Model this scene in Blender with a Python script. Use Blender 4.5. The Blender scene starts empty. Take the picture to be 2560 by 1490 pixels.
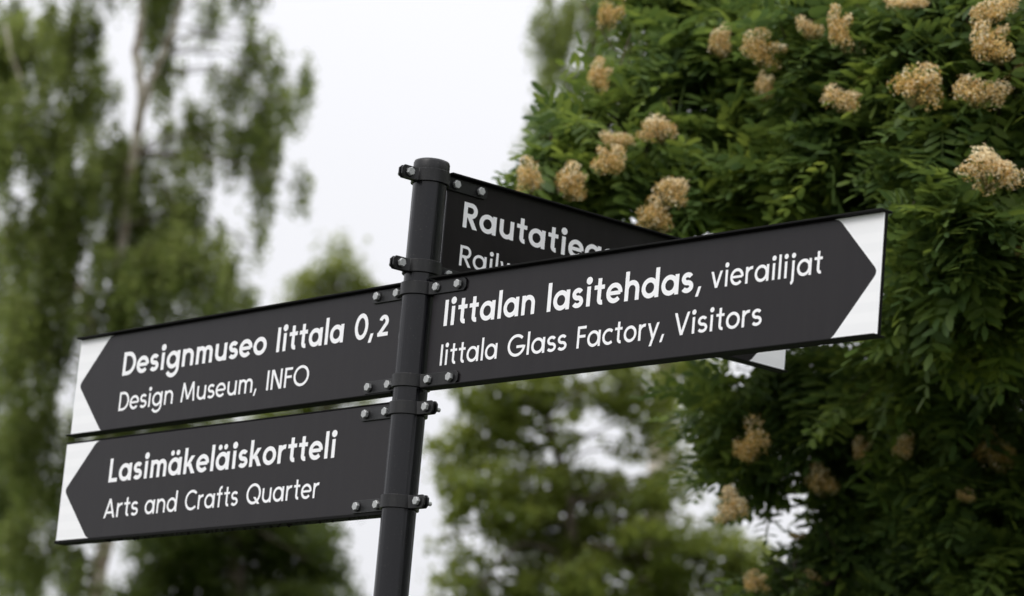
import bpy, math, random
import numpy as np
from mathutils import Vector, Matrix
R = math.radians
rng = np.random.default_rng(7)
random.seed(7)
scn = bpy.context.scene

# ------------------------------------------------------------------ camera
GZ = 3.007                      # height of the upper boards' top edge above the ground
CAM = np.array([-0.8217, -6.1774, GZ - 1.4068])
YAW, PITCH, ROLL, FPX = 0.1606, 0.2199, 0.0886, 8339.8
PW, PH = 2560.0, 1490.0
_fw = np.array([math.sin(YAW)*math.cos(PITCH), math.cos(YAW)*math.cos(PITCH), math.sin(PITCH)])
_r = np.array([math.cos(YAW), -math.sin(YAW), 0.0])
_u = np.cross(_r, _fw)
_r2 = math.cos(ROLL)*_r + math.sin(ROLL)*_u
_u2 = -math.sin(ROLL)*_r + math.cos(ROLL)*_u
cam_d = bpy.data.cameras.new('camera')
cam = bpy.data.objects.new('camera', cam_d)
scn.collection.objects.link(cam)
M = Matrix(((_r2[0], _u2[0], -_fw[0], CAM[0]), (_r2[1], _u2[1], -_fw[1], CAM[1]), (_r2[2], _u2[2], -_fw[2], CAM[2]), (0, 0, 0, 1)))
cam.matrix_world = M
cam_d.sensor_width = 36.0
cam_d.lens = FPX/PW*36.0
cam_d.clip_start = 0.1
cam_d.clip_end = 2000
cam_d.dof.use_dof = True
cam_d.dof.focus_distance = 6.15
cam_d.dof.aperture_fstop = 4.6
scn.camera = cam

# ------------------------------------------------------------------ world, sun, exposure
SUN_EL, SUN_AZ = R(48), R(212)              # direction towards the veiled sun (azimuth from +X, ccw)
world = bpy.data.worlds.new('World')
scn.world = world
world.use_nodes = True
nt = world.node_tree
nt.nodes.clear()
out = nt.nodes.new('ShaderNodeOutputWorld')
bg = nt.nodes.new('ShaderNodeBackground')
sky = nt.nodes.new('ShaderNodeTexSky')
sky.sky_type = 'NISHITA'
sky.sun_disc = False
sky.sun_elevation = SUN_EL
sky.sun_rotation = R(90) - SUN_AZ
sky.dust_density = 3.0
tc = nt.nodes.new('ShaderNodeTexCoord')
sep = nt.nodes.new('ShaderNodeSeparateXYZ')
nt.links.new(tc.outputs['Generated'], sep.inputs[0])
mr = nt.nodes.new('ShaderNodeMapRange')     # overcast sky: three times brighter overhead than at the horizon
mr.inputs['From Min'].default_value = 0.0
mr.inputs['From Max'].default_value = 1.0
mr.inputs['To Min'].default_value = 8.85
mr.inputs['To Max'].default_value = 21.5
pw = nt.nodes.new('ShaderNodeMath'); pw.operation = 'POWER'; pw.use_clamp = True; pw.inputs[1].default_value = 1.5
nt.links.new(sep.outputs['Z'], pw.inputs[0])
nt.links.new(pw.outputs[0], mr.inputs['Value'])
nz = nt.nodes.new('ShaderNodeTexNoise')
nz.inputs['Scale'].default_value = 2.2
nz.inputs['Detail'].default_value = 3.0
nt.links.new(tc.outputs['Generated'], nz.inputs['Vector'])
nmr = nt.nodes.new('ShaderNodeMapRange')
nmr.inputs['To Min'].default_value = 0.97
nmr.inputs['To Max'].default_value = 1.03
nt.links.new(nz.outputs['Fac'], nmr.inputs['Value'])
mul = nt.nodes.new('ShaderNodeMath'); mul.operation = 'MULTIPLY'
nt.links.new(mr.outputs[0], mul.inputs[0]); nt.links.new(nmr.outputs[0], mul.inputs[1])
vm = nt.nodes.new('ShaderNodeVectorMath'); vm.operation = 'SCALE'
vm.inputs[0].default_value = (0.965, 0.965, 1.0)
nt.links.new(mul.outputs[0], vm.inputs['Scale'])
mix = nt.nodes.new('ShaderNodeMix'); mix.data_type = 'RGBA'
mix.inputs['Factor'].default_value = 0.92
nt.links.new(sky.outputs[0], mix.inputs['A'])
nt.links.new(vm.outputs[0], mix.inputs['B'])
nt.links.new(mix.outputs['Result'], bg.inputs['Color'])
bg.inputs['Strength'].default_value = 0.1
nt.links.new(bg.outputs[0], out.inputs['Surface'])
sun_d = bpy.data.lights.new('sun', 'SUN')
sun_d.energy = 1.5
sun_d.angle = R(25)
sun_d.color = (1.0, 0.97, 0.93)
sun = bpy.data.objects.new('sun', sun_d)
sun.location = (-10, -10, 20)
sd = Vector((math.cos(SUN_AZ)*math.cos(SUN_EL), math.sin(SUN_AZ)*math.cos(SUN_EL), math.sin(SUN_EL)))
sun.rotation_euler = sd.to_track_quat('Z', 'Y').to_euler()
scn.collection.objects.link(sun)
vs = scn.view_settings
vs.view_transform = 'Standard'; vs.look = 'None'; vs.gamma = 1.0; vs.use_curve_mapping = False
vs.exposure = 0.0
scn.render.engine = 'CYCLES'
cy = scn.cycles
cy.use_denoising = True
cy.max_bounces = 8; cy.diffuse_bounces = 4; cy.transmission_bounces = 4; cy.glossy_bounces = 3
cy.sample_clamp_indirect = 10
cy.caustics_reflective = False; cy.caustics_refractive = False

# ------------------------------------------------------------------ helpers
def ray(x, y):
    """direction (unit depth) through a point of the 2520-wide view of the photograph"""
    k = 2560/2520
    px, py = x*k, y*k
    return _fw + _r2*((px-PW/2)/FPX) + _u2*(-(py-PH/2)/FPX)
def at(x, y, d):
    return CAM + ray(x, y)*d
def project(P):
    v = P - CAM
    z = v @ _fw
    return PW/2 + FPX*(v@_r2)/z, PH/2 - FPX*(v@_u2)/z, z

def link(o, parent=None):
    scn.collection.objects.link(o)
    if parent is not None: o.parent = parent
    return o
def tag(o, label=None, cat=None, group=None, kind=None):
    if label: o['label'] = label
    if cat: o['category'] = cat
    if group: o['group'] = group
    if kind: o['kind'] = kind
    return o
def empty(name, loc, rotz=0.0):
    o = bpy.data.objects.new(name, None)
    o.location = loc; o.rotation_euler = (0, 0, rotz)
    o.empty_display_size = 0.2
    return link(o)
def mesh_np(name, V, F, mat, smooth=False, k=None):
    """V (n,3), F (m,k) uniform faces"""
    V = np.asarray(V, dtype=np.float32); F = np.asarray(F, dtype=np.int32)
    me = bpy.data.meshes.new(name)
    k = F.shape[1]
    me.vertices.add(len(V)); me.vertices.foreach_set('co', V.ravel())
    me.loops.add(F.size); me.loops.foreach_set('vertex_index', F.ravel())
    me.polygons.add(len(F))
    me.polygons.foreach_set('loop_start', np.arange(0, F.size, k, dtype=np.int32))
    me.polygons.foreach_set('loop_total', np.full(len(F), k, dtype=np.int32))
    if smooth: me.polygons.foreach_set('use_smooth', np.ones(len(F), dtype=bool))
    me.update(calc_edges=True)
    if mat: me.materials.append(mat)
    return me
class MB:
    def __init__(s): s.v = []; s.f = []; s.mi = []
    def add(s, vs, fs, mi=0):
        n = len(s.v); s.v += [tuple(v) for v in vs]; s.f += [tuple(i+n for i in f) for f in fs]; s.mi += [mi]*len(fs)
    def box(s, x0, x1, y0, y1, z0, z1, mi=0):
        v = [(x, y, z) for z in (z0, z1) for y in (y0, y1) for x in (x0, x1)]
        s.add(v, [(0,2,3,1),(4,5,7,6),(0,1,5,4),(2,6,7,3),(0,4,6,2),(1,3,7,5)], mi)
    def tube(s, pts, rad, n=10, mi=0, cap=True):
        pts = [Vector(p) for p in pts]; rings = []
        up = Vector((0.3, 0.9, 0.1)).normalized()
        for i, p in enumerate(pts):
            a = pts[max(i-1, 0)]; b = pts[min(i+1, len(pts)-1)]
            t = (b-a).normalized()
            x = t.cross(up).normalized(); y = t.cross(x)
            r = rad[i] if hasattr(rad, '__len__') else rad
            rings.append([p + (x*math.cos(2*math.pi*k/n) + y*math.sin(2*math.pi*k/n))*r for k in range(n)])
        v = [q for r_ in rings for q in r_]
        f = [(i*n+k, i*n+(k+1) % n, (i+1)*n+(k+1) % n, (i+1)*n+k) for i in range(len(pts)-1) for k in range(n)]
        if cap: f += [tuple(range(n-1, -1, -1)), tuple((len(pts)-1)*n+k for k in range(n))]
        s.add(v, f, mi)
    def lathe(s, prof, n=48, mi=0, axis='z', c=(0,0,0)):
        v = []
        for r, h in prof:
            for k in range(n):
                a = 2*math.pi*k/n
                if axis == 'z': v.append((c[0]+r*math.cos(a), c[1]+r*math.sin(a), c[2]+h))
                else: v.append((c[0]+r*math.cos(a), c[1]-h, c[2]+r*math.sin(a)))
        f = [(i*n+k, i*n+(k+1) % n, (i+1)*n+(k+1) % n, (i+1)*n+k) for i in range(len(prof)-1) for k in range(n)]
        f += [tuple(range(n-1, -1, -1)), tuple((len(prof)-1)*n+k for k in range(n))]
        s.add(v, f, mi)
    def build(s, name, mats, parent=None, smooth=None, bevel=None):
        me = bpy.data.meshes.new(name)
        me.from_pydata(s.v, [], s.f)
        for m in (mats if isinstance(mats, (list, tuple)) else [mats]): me.materials.append(m)
        me.polygons.foreach_set('material_index', s.mi)
        me.update()
        o = link(bpy.data.objects.new(name, me), parent)
        if smooth:
            me.shade_smooth()
            me.set_sharp_from_angle(angle=R(smooth))
        if bevel:
            b = o.modifiers.new('bevel', 'BEVEL'); b.width = bevel; b.segments = 2; b.limit_method = 'ANGLE'; b.angle_limit = R(40)
        return o

# ------------------------------------------------------------------ materials
def mat_base(name):
    m = bpy.data.materials.new(name); m.use_nodes = True
    t = m.node_tree; b = t.nodes['Principled BSDF']
    return m, t, b
def N(t, typ, **kw):
    n = t.nodes.new(typ)
    for k, v in kw.items():
        if k.startswith('i_'): n.inputs[k[2:].replace('_', ' ')].default_value = v
        else: setattr(n, k, v)
    return n
def paint(name, col, rough, spec=0.5, stretch=None, scale=30, bump=0.0, var=0.15, rv=0.08, dust=0.0, streaks=0.0):
    m, t, b = mat_base(name)
    tcn = N(t, 'ShaderNodeTexCoord')
    mp = N(t, 'ShaderNodeMapping')
    if stretch: mp.inputs['Scale'].default_value = stretch
    t.links.new(tcn.outputs['Object'], mp.inputs[0])
    n = N(t, 'ShaderNodeTexNoise', i_Scale=scale, i_Detail=4.0)
    t.links.new(mp.outputs[0], n.inputs['Vector'])
    cr = N(t, 'ShaderNodeMapRange'); cr.inputs['To Min'].default_value = 1-var; cr.inputs['To Max'].default_value = 1+var
    t.links.new(n.outputs['Fac'], cr.inputs[0])
    sc = N(t, 'ShaderNodeVectorMath', operation='SCALE'); sc.inputs[0].default_value = col
    t.links.new(cr.outputs[0], sc.inputs['Scale'])
    src = sc.outputs[0]
    if dust > 0:    # specks of dust and pollen
        vo = N(t, 'ShaderNodeTexNoise', i_Scale=420.0, i_Detail=2.0)
        t.links.new(tcn.outputs['Object'], vo.inputs['Vector'])
        dr = N(t, 'ShaderNodeMapRange'); dr.inputs['From Min'].default_value = 0.70; dr.inputs['From Max'].default_value = 0.78
        dr.inputs['To Min'].default_value = 0.0; dr.inputs['To Max'].default_value = dust
        t.links.new(vo.outputs['Fac'], dr.inputs[0])
        mx = N(t, 'ShaderNodeMix', data_type='RGBA'); mx.inputs['B'].default_value = (0.25, 0.24, 0.2, 1)
        t.links.new(dr.outputs[0], mx.inputs['Factor']); t.links.new(src, mx.inputs['A'])
        src = mx.outputs['Result']
    if streaks > 0:     # dried rain runs and a film of dust
        mp2 = N(t, 'ShaderNodeMapping'); mp2.inputs['Scale'].default_value = (26, 26, 2.2)
        t.links.new(tcn.outputs['Object'], mp2.inputs[0])
        n2 = N(t, 'ShaderNodeTexNoise', i_Scale=1.6, i_Detail=5.0, i_Roughness=0.65); t.links.new(mp2.outputs[0], n2.inputs['Vector'])
        d2 = N(t, 'ShaderNodeMapRange'); d2.inputs['From Min'].default_value = 0.45; d2.inputs['From Max'].default_value = 0.8; d2.inputs['To Max'].default_value = streaks
        t.links.new(n2.outputs['Fac'], d2.inputs[0])
        mx2 = N(t, 'ShaderNodeMix', data_type='RGBA'); mx2.inputs['B'].default_value = (0.3, 0.29, 0.27, 1)
        t.links.new(d2.outputs[0], mx2.inputs['Factor']); t.links.new(src, mx2.inputs['A']); src = mx2.outputs['Result']
    t.links.new(src, b.inputs['Base Color'])
    rr = N(t, 'ShaderNodeMapRange'); rr.inputs['To Min'].default_value = rough-rv; rr.inputs['To Max'].default_value = rough+rv
    t.links.new(n.outputs['Fac'], rr.inputs[0]); t.links.new(rr.outputs[0], b.inputs['Roughness'])
    b.inputs['Specular IOR Level'].default_value = spec
    if bump:
        bn = N(t, 'ShaderNodeBump', i_Strength=1.0, i_Distance=bump)
        t.links.new(n.outputs['Fac'], bn.inputs['Height']); t.links.new(bn.outputs[0], b.inputs['Normal'])
    return m
M_FACE = paint('sign_face_black', (0.0085, 0.0065, 0.0080), 0.30, 0.31, scale=7, bump=0.0008, dust=0.25, streaks=0.012)
M_RAIL = paint('black_rail', (0.007, 0.007, 0.007), 0.75, 0.12, scale=60, var=0.3, dust=0.3)
M_POLE = paint('pole_powder_coat', (0.004, 0.004, 0.006), 0.22, 0.38, stretch=(60, 60, 1.2), scale=2.2, bump=0.0014, var=0.45, dust=0.5)
M_STRAP = paint('clamp_powder_coat', (0.008, 0.008, 0.009), 0.40, 0.36, scale=220, bump=0.0002, var=0.25, rv=0.12, dust=0.6, streaks=0.05)
M_ZINC = paint('zinc', (0.42, 0.43, 0.43), 0.45, 0.5, scale=250, var=0.25, bump=0.0002)
M_ZINC.node_tree.nodes['Principled BSDF'].inputs['Metallic'].default_value = 0.3
M_LETTER = paint('white_lettering', (0.9, 0.9, 0.92), 0.45, 0.4, scale=40, var=0.03)
M_GRIME = paint('dark_grime', (0.015, 0.014, 0.012), 0.9, 0.2, scale=100, var=0.3)
def make_white():
    m, t, b = mat_base('white_reflective_sheet')
    tcn = N(t, 'ShaderNodeTexCoord'); sp = N(t, 'ShaderNodeSeparateXYZ'); t.links.new(tcn.outputs['Object'], sp.inputs[0])
    # horizontal bands of a woven reflective sheet, with fine diagonal hatch in them
    m1 = N(t, 'ShaderNodeMath', operation='MULTIPLY'); m1.inputs[1].default_value = 2*math.pi/0.034
    t.links.new(sp.outputs['Z'], m1.inputs[0])
    s1 = N(t, 'ShaderNodeMath', operation='SINE'); t.links.new(m1.outputs[0], s1.inputs[0])
    r1 = N(t, 'ShaderNodeMapRange'); r1.inputs['From Min'].default_value = -0.3; r1.inputs['From Max'].default_value = 0.3
    t.links.new(s1.outputs[0], r1.inputs[0])
    ad = N(t, 'ShaderNodeMath', operation='ADD'); t.links.new(sp.outputs['X'], ad.inputs[0]); t.links.new(sp.outputs['Z'], ad.inputs[1])
    m2 = N(t, 'ShaderNodeMath', operation='MULTIPLY'); m2.inputs[1].default_value = 2*math.pi/0.0042; t.links.new(ad.outputs[0], m2.inputs[0])
    s2 = N(t, 'ShaderNodeMath', operation='SINE'); t.links.new(m2.outputs[0], s2.inputs[0])
    m3 = N(t, 'ShaderNodeMapRange'); m3.inputs['From Min'].default_value = -1; m3.inputs['To Min'].default_value = 0.02; m3.inputs['To Max'].default_value = 0.09
    t.links.new(s2.outputs[0], m3.inputs[0])
    mm = N(t, 'ShaderNodeMath', operation='MULTIPLY'); t.links.new(r1.outputs[0], mm.inputs[0]); t.links.new(m3.outputs[0], mm.inputs[1])
    mx = N(t, 'ShaderNodeMix', data_type='RGBA'); mx.inputs['A'].default_value = (0.90, 0.905, 0.92, 1); mx.inputs['B'].default_value = (0.35, 0.38, 0.42, 1)
    t.links.new(mm.outputs[0], mx.inputs['Factor']); t.links.new(mx.outputs['Result'], b.inputs['Base Color'])
    b.inputs['Roughness'].default_value = 0.35
    return m
M_WHITE = make_white()

def leaf_mat(name, cols, trans=0.35, rough=0.5, scale=1.2, spec=0.4):
    """cols: list of real leaf colours; each leaf takes one, drifting with position in the crown"""
    m, t, b = mat_base(name)
    geo = N(t, 'ShaderNodeNewGeometry')
    nz_ = N(t, 'ShaderNodeTexNoise', i_Scale=scale, i_Detail=2.0)
    t.links.new(geo.outputs['Position'], nz_.inputs['Vector'])
    oi = N(t, 'ShaderNodeObjectInfo')
    a0 = N(t, 'ShaderNodeMath', operation='ADD'); t.links.new(geo.outputs['Random Per Island'], a0.inputs[0]); t.links.new(oi.outputs['Random'], a0.inputs[1])
    fr = N(t, 'ShaderNodeMath', operation='FRACT'); t.links.new(a0.outputs[0], fr.inputs[0])
    a = N(t, 'ShaderNodeMath', operation='MULTIPLY_ADD'); a.inputs[1].default_value = 0.55; t.links.new(fr.outputs[0], a.inputs[0])
    n2 = N(t, 'ShaderNodeMapRange'); n2.inputs['From Min'].default_value = 0.3; n2.inputs['From Max'].default_value = 0.7; n2.inputs['To Max'].default_value = 0.45
    t.links.new(nz_.outputs['Fac'], n2.inputs[0]); t.links.new(n2.outputs[0], a.inputs[2])
    cr = N(t, 'ShaderNodeValToRGB')
    el = cr.color_ramp.elements
    el[0].color = (*cols[0], 1); el[0].position = 0
    el[1].color = (*cols[-1], 1); el[1].position = 1
    for i, c in enumerate(cols[1:-1]):
        e = el.new((i+1)/(len(cols)-1)); e.color = (*c, 1)
    t.links.new(a.outputs[0], cr.inputs[0])
    t.links.new(cr.outputs[0], b.inputs['Base Color'])
    b.inputs['Roughness'].default_value = rough
    b.inputs['Specular IOR Level'].default_value = spec
    tr = N(t, 'ShaderNodeBsdfTranslucent')
    hs = N(t, 'ShaderNodeHueSaturation'); hs.inputs['Hue'].default_value = 0.48; hs.inputs['Saturation'].default_value = 1.03; hs.inputs['Value'].default_value = 1.9
    t.links.new(cr.outputs[0], hs.inputs['Color']); t.links.new(hs.outputs[0], tr.inputs['Color'])
    ms = N(t, 'ShaderNodeMixShader', i_Fac=trans)
    t.links.new(b.outputs[0], ms.inputs[1]); t.links.new(tr.outputs[0], ms.inputs[2])
    t.links.new(ms.outputs[0], t.nodes['Material Output'].inputs['Surface'])
    return m
M_BIRCH = leaf_mat('birch_leaf', [(0.09, 0.13, 0.035), (0.145, 0.19, 0.055), (0.21, 0.25, 0.09)], 0.58, 0.45)
M_BROAD = leaf_mat('broad_leaf', [(0.095, 0.13, 0.026), (0.15, 0.19, 0.042), (0.21, 0.245, 0.07)], 0.5, 0.45)
M_DARKL = leaf_mat('dark_leaf', [(0.045, 0.072, 0.016), (0.07, 0.10, 0.022), (0.10, 0.135, 0.035)], 0.45, 0.5)
M_ROWAN = leaf_mat('rowan_leaf', [(0.042, 0.08, 0.024), (0.065, 0.112, 0.027), (0.115, 0.172, 0.034), (0.22, 0.29, 0.055)], 0.40, 0.55, 2.5, 0.25)
def bark(name, c1, c2, stretch=(1, 1, 1), scale=6):
    m, t, b = mat_base(name)
    tcn = N(t, 'ShaderNodeTexCoord'); mp = N(t, 'ShaderNodeMapping'); mp.inputs['Scale'].default_value = stretch
    t.links.new(tcn.outputs['Object'], mp.inputs[0])
    n = N(t, 'ShaderNodeTexNoise', i_Scale=scale, i_Detail=6.0); t.links.new(mp.outputs[0], n.inputs['Vector'])
    cr = N(t, 'ShaderNodeValToRGB'); cr.color_ramp.elements[0].color = (*c1, 1); cr.color_ramp.elements[1].color = (*c2, 1)
    cr.color_ramp.elements[0].position = 0.4; cr.color_ramp.elements[1].position = 0.58
    t.links.new(n.outputs['Fac'], cr.inputs[0]); t.links.new(cr.outputs[0], b.inputs['Base Color'])
    b.inputs['Roughness'].default_value = 0.85
    bn = N(t, 'ShaderNodeBump', i_Strength=0.6, i_Distance=0.01); t.links.new(n.outputs['Fac'], bn.inputs['Height']); t.links.new(bn.outputs[0], b.inputs['Normal'])
    return m
M_BBARK = bark('birch_bark', (0.30, 0.23, 0.19), (0.72, 0.64, 0.58), (1, 1, 3), 5)
M_BARK = bark('grey_brown_bark', (0.06, 0.045, 0.035), (0.17, 0.135, 0.11), (4, 4, 1), 8)
M_TWIG = bark('rowan_bark', (0.05, 0.028, 0.022), (0.12, 0.075, 0.06), (6, 6, 1), 12)
def flower_mat(name, cols):
    m = leaf_mat(name, cols, 0.2, 0.7, 20.0, 0.15)
    return m
M_FLTAN = flower_mat('withered_petal', [(0.40, 0.25, 0.07), (0.64, 0.46, 0.155), (0.80, 0.64, 0.29)])
M_STALK = flower_mat('olive_stalk', [(0.09, 0.10, 0.03), (0.15, 0.15, 0.05), (0.2, 0.17, 0.07)])
M_FLCRM = flower_mat('cream_petal', [(0.62, 0.48, 0.26), (0.76, 0.66, 0.43), (0.86, 0.8, 0.62)])

# ------------------------------------------------------------------ ground
def make_ground():
    m, t, b = mat_base('meadow')
    tcn = N(t, 'ShaderNodeTexCoord')
    n = N(t, 'ShaderNodeTexNoise', i_Scale=0.35, i_Detail=9.0, i_Roughness=0.7); t.links.new(tcn.outputs['Object'], n.inputs['Vector'])
    cr = N(t, 'ShaderNodeValToRGB'); cr.color_ramp.elements[0].color = (0.045, 0.075, 0.022, 1); cr.color_ramp.elements[1].color = (0.11, 0.14, 0.05, 1)
    t.links.new(n.outputs['Fac'], cr.inputs[0]); t.links.new(cr.outputs[0], b.inputs['Base Color'])
    b.inputs['Roughness'].default_value = 0.95
    g = MB(); n_ = 40
    for i in range(n_+1):
        for j in range(n_+1):
            x = -600+1200*i/n_; y = -600+1200*j/n_
            d = math.hypot(x, y)
            g.v.append((x, y, 0.0 if d < 60 else 0.6*math.sin(x*0.013)*math.cos(y*0.011)-0.6))
    g.f = [(i*(n_+1)+j, (i+1)*(n_+1)+j, (i+1)*(n_+1)+j+1, i*(n_+1)+j+1) for i in range(n_) for j in range(n_)]
    g.mi = [0]*len(g.f)
    o = g.build('ground', m, smooth=60); o['kind'] = 'structure'
make_ground()
def make_path():
    m, t, b = mat_base('asphalt')
    tcn = N(t, 'ShaderNodeTexCoord')
    n = N(t, 'ShaderNodeTexNoise', i_Scale=90.0, i_Detail=6.0); t.links.new(tcn.outputs['Object'], n.inputs['Vector'])
    cr = N(t, 'ShaderNodeValToRGB'); cr.color_ramp.elements[0].color = (0.035, 0.034, 0.034, 1); cr.color_ramp.elements[1].color = (0.085, 0.083, 0.08, 1)
    t.links.new(n.outputs['Fac'], cr.inputs[0]); t.links.new(cr.outputs[0], b.inputs['Base Color']); b.inputs['Roughness'].default_value = 0.9
    g = MB(); k = 48
    g.v = [((7.5+0.3*math.sin(i*1.7))*math.cos(2*math.pi*i/k)*1.6-1.5, (7.5+0.3*math.sin(i*1.7))*math.sin(2*math.pi*i/k)-3.5, 0.004) for i in range(k)]
    g.f = [tuple(range(k))]; g.mi = [0]
    g.build('path', m)['kind'] = 'structure'
make_path()

# ------------------------------------------------------------------ signpost
PR = 0.0331
post = empty('direction_signpost', (0, 0, 0))
tag(post, 'black metal fingerpost carrying four white-lettered direction boards', 'signpost')
ZD_, ZA_, ZC_ = GZ+0.2229, GZ, GZ-0.2329
ZTOP = ZD_ + 0.0175
g = MB(); g.lathe([(PR, -0.02), (PR, 0.5), (PR, 1.5), (PR, 2.5), (PR, ZTOP-0.012)], 64)
g.build('pole', M_POLE, post, smooth=40)
g = MB(); rc = PR+0.0022
g.lathe([(rc-0.001, ZTOP-0.0405), (rc, ZTOP-0.039), (rc, ZTOP-0.006), (rc-0.0018, ZTOP-0.0018), (rc-0.006, ZTOP), (rc*0.5, ZTOP+0.0008), (0.001, ZTOP+0.001)], 64)
g.build('pole_cap', M_STRAP, post, smooth=50)
g = MB(); g.lathe([(0.11, 0.0), (0.11, 0.012), (0.1, 0.014), (0.045, 0.016), (0.036, 0.05)], 40)
g.build('base_collar', M_STRAP, post, smooth=40)

HB = 0.21
# --- stroke alphabet (cap height 1) in the round geometric style of the signs
XH, ASC, DESC = 0.73, 1.07, -0.30
def arc(cx, cy, rx, ry, a0, a1, n=26):
    return [(cx+rx*math.cos(R(a0+(a1-a0)*i/n)), cy+ry*math.sin(R(a0+(a1-a0)*i/n))) for i in range(n+1)]
def ribbon(pts, w, closed=False):
    P = [Vector((p[0], p[1])) for p in pts]; Q = [P[0]]
    for q in P[1:]:
        if (q-Q[-1]).length > 1e-5: Q.append(q)
    if closed and (Q[0]-Q[-1]).length < 1e-4: Q.pop()
    n = len(Q); L = []; Rr = []
    for i, q in enumerate(Q):
        a = Q[i-1] if (i > 0 or closed) else None
        b = Q[(i+1) % n] if (i < n-1 or closed) else None
        d1 = (q-a).normalized() if a is not None else None
        d2 = (b-q).normalized() if b is not None else None
        if d1 is None: d1 = d2
        if d2 is None: d2 = d1
        t = (d1+d2).normalized(); nn = Vector((-t.y, t.x))
        k = w/2/max(0.5, nn.dot(Vector((-d1.y, d1.x))))
        L.append(q+nn*k); Rr.append(q-nn*k)
    v = L+Rr; f = [(i, i+n, (i+1) % n+n, (i+1) % n) for i in range(n if closed else n-1)]
    return v, f
def disc(cx, cy, r, n=24):
    return [Vector((cx+r*math.cos(2*math.pi*k/n), cy+r*math.sin(2*math.pi*k/n))) for k in range(n)], [tuple(range(n))]
def diag(x0, y0, x1, y1, w):
    dx, dy = x1-x0, y1-y0; h = w/2*math.hypot(dx, dy)/abs(dy)
    return [Vector((x0-h, y0)), Vector((x0+h, y0)), Vector((x1+h, y1)), Vector((x1-h, y1))], [(0, 1, 2, 3)]
def rect(x0, x1, y0, y1):
    return [Vector((x0, y0)), Vector((x1, y0)), Vector((x1, y1)), Vector((x0, y1))], [(0, 1, 2, 3)]
def glyph(c, w):
    """returns pieces, width, (left is round, right is round)"""
    bw = 0.735; h = w/2; ry = (XH-w)/2+0.008; rx = (bw-w)/2; cy_ = XH/2; aw = 0.775; dr = 0.68*w+0.022
    bowl = lambda: ribbon(arc(bw/2, cy_, rx, ry, 0, 360, 44), w, True)
    if c in 'Il': return [rect(0, w, 0, 1.0 if c == 'I' else ASC)], w, (0, 0)
    if c == 'i': return [rect(dr-h, dr+h, 0, XH), disc(dr, 0.945, dr)], 2*dr, (.3, .3)
    if c == 'j': return [ribbon([(h+.08, XH), (h+.08, -0.10)]+arc(-0.06+.08, -0.10, 0.06+h, 0.15, 0, -80, 10), w), disc(h+.08, 0.945, dr)], h+.08+dr, (.3, .3)
    if c in 'aä':
        p = [bowl(), rect(aw-w, aw, 0, XH)]
        if c == 'ä': p += [disc(0.20, 0.93, dr*0.78), disc(0.52, 0.93, dr*0.78)]
        return p, aw, (1, 0)
    if c == 'd': return [bowl(), rect(aw-w, aw, 0, ASC)], aw, (1, 0)
    if c == 'g': return [bowl(), ribbon([(aw-h, XH), (aw-h, 0.02)]+arc(aw/2-.01, 0.02, aw/2-h+.01, 0.31, 0, -152, 22), w)], aw, (1, 0)
    if c == 'o': return [bowl()], bw, (1, 1)
    if c == 'e': return [ribbon(arc(bw/2, cy_, rx, ry, -2, 318, 40), w), rect(w*0.6, bw-w*0.5, cy_-h*0.82, cy_+h*0.82)], bw, (1, 1)
    if c == 'c': return [ribbon(arc(bw/2, cy_, rx, ry, 48, 312, 36), w)], bw*0.86, (1, 1)
    if c in 'nh':
        nw = 0.66; r = (nw-w)/2
        return [rect(0, w, 0, XH if c == 'n' else ASC), ribbon(arc(nw/2, XH-h-r+.008, r, r, 180, 0, 20)+[(nw-h, 0)], w)], nw, (0, 0)
    if c == 'm':
        aw_ = 0.56; r = (aw_-w)/2; p = [rect(0, w, 0, XH)]
        for k in (0, 1): p.append(ribbon([(q[0]+k*(aw_-w), q[1]) for q in arc(aw_/2, XH-h-r+.008, r, r, 180, 0, 18)+[(aw_-h, 0)]], w))
        return p, 2*aw_-w, (0, 0)
    if c == 'u':
        nw = 0.66; r = (nw-w)/2
        return [rect(nw-w, nw, 0, XH), ribbon([(h, XH)]+arc(nw/2, h+r-.008, r, r, 180, 360, 20), w)], nw, (0, 0)
    if c == 'r': return [rect(0, w, 0, XH), ribbon(arc(h+.27, XH-h-.26, .27, .27, 180, 78, 12), w)], 0.40+h*.4, (0, .8)
    if c == 's':
        sw = 0.54; rx_ = (sw-w)/2; ry_ = (XH-w)/4+.004
        up = arc(sw/2, XH-h-ry_+.006, rx_*.93, ry_, 28, 262, 22)
        lo = arc(sw/2, h+ry_-.006, rx_, ry_, 82, -152, 22)
        return [ribbon(up+lo, w)], sw, (1, 1)
    if c == 't': return [ribbon([(.15+h, 0.98), (.15+h, 0.20)]+arc(.15+h+.13, 0.20, 0.13, 0.20-h, 180, 285, 10), w), rect(0, .30+w, XH-w*.9, XH)], .31+w, (.5, .5)
    if c == 'f': return [ribbon([(.14+h, 0), (.14+h, 0.84)]+arc(.14+h+.15, 0.84, 0.15, 0.225-h, 180, 80, 10), w), rect(0, .29+w, XH-w*.9, XH)], .32+w, (.5, .6)
    if c == 'k': return [rect(0, w, 0, ASC), diag(0.60-w*.55, XH, w*.9+.02, 0.30, w), diag(w*.9+.16, 0.42, 0.66-w*.55, 0, w*1.05)], 0.65, (0, .6)
    if c == 'v': return [diag(w*.55, XH, 0.33, 0, w*.98), diag(0.66-w*.55, XH, 0.33, 0, w*.98)], 0.66, (.8, .8)
    if c == 'y': return [diag(w*.55, XH, 0.34, 0.02, w*.98), diag(0.67-w*.55, XH, 0.205, -0.30, w*.98)], 0.67, (.8, .8)
    if c == 'w': return [diag(w*.5, XH, 0.27, 0, w*.95), diag(0.48, XH, 0.27, 0, w*.95), diag(0.48, XH, 0.70, 0, w*.95), diag(0.97-w*.5, XH, 0.70, 0, w*.95)], 0.97, (.8, .8)
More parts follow.
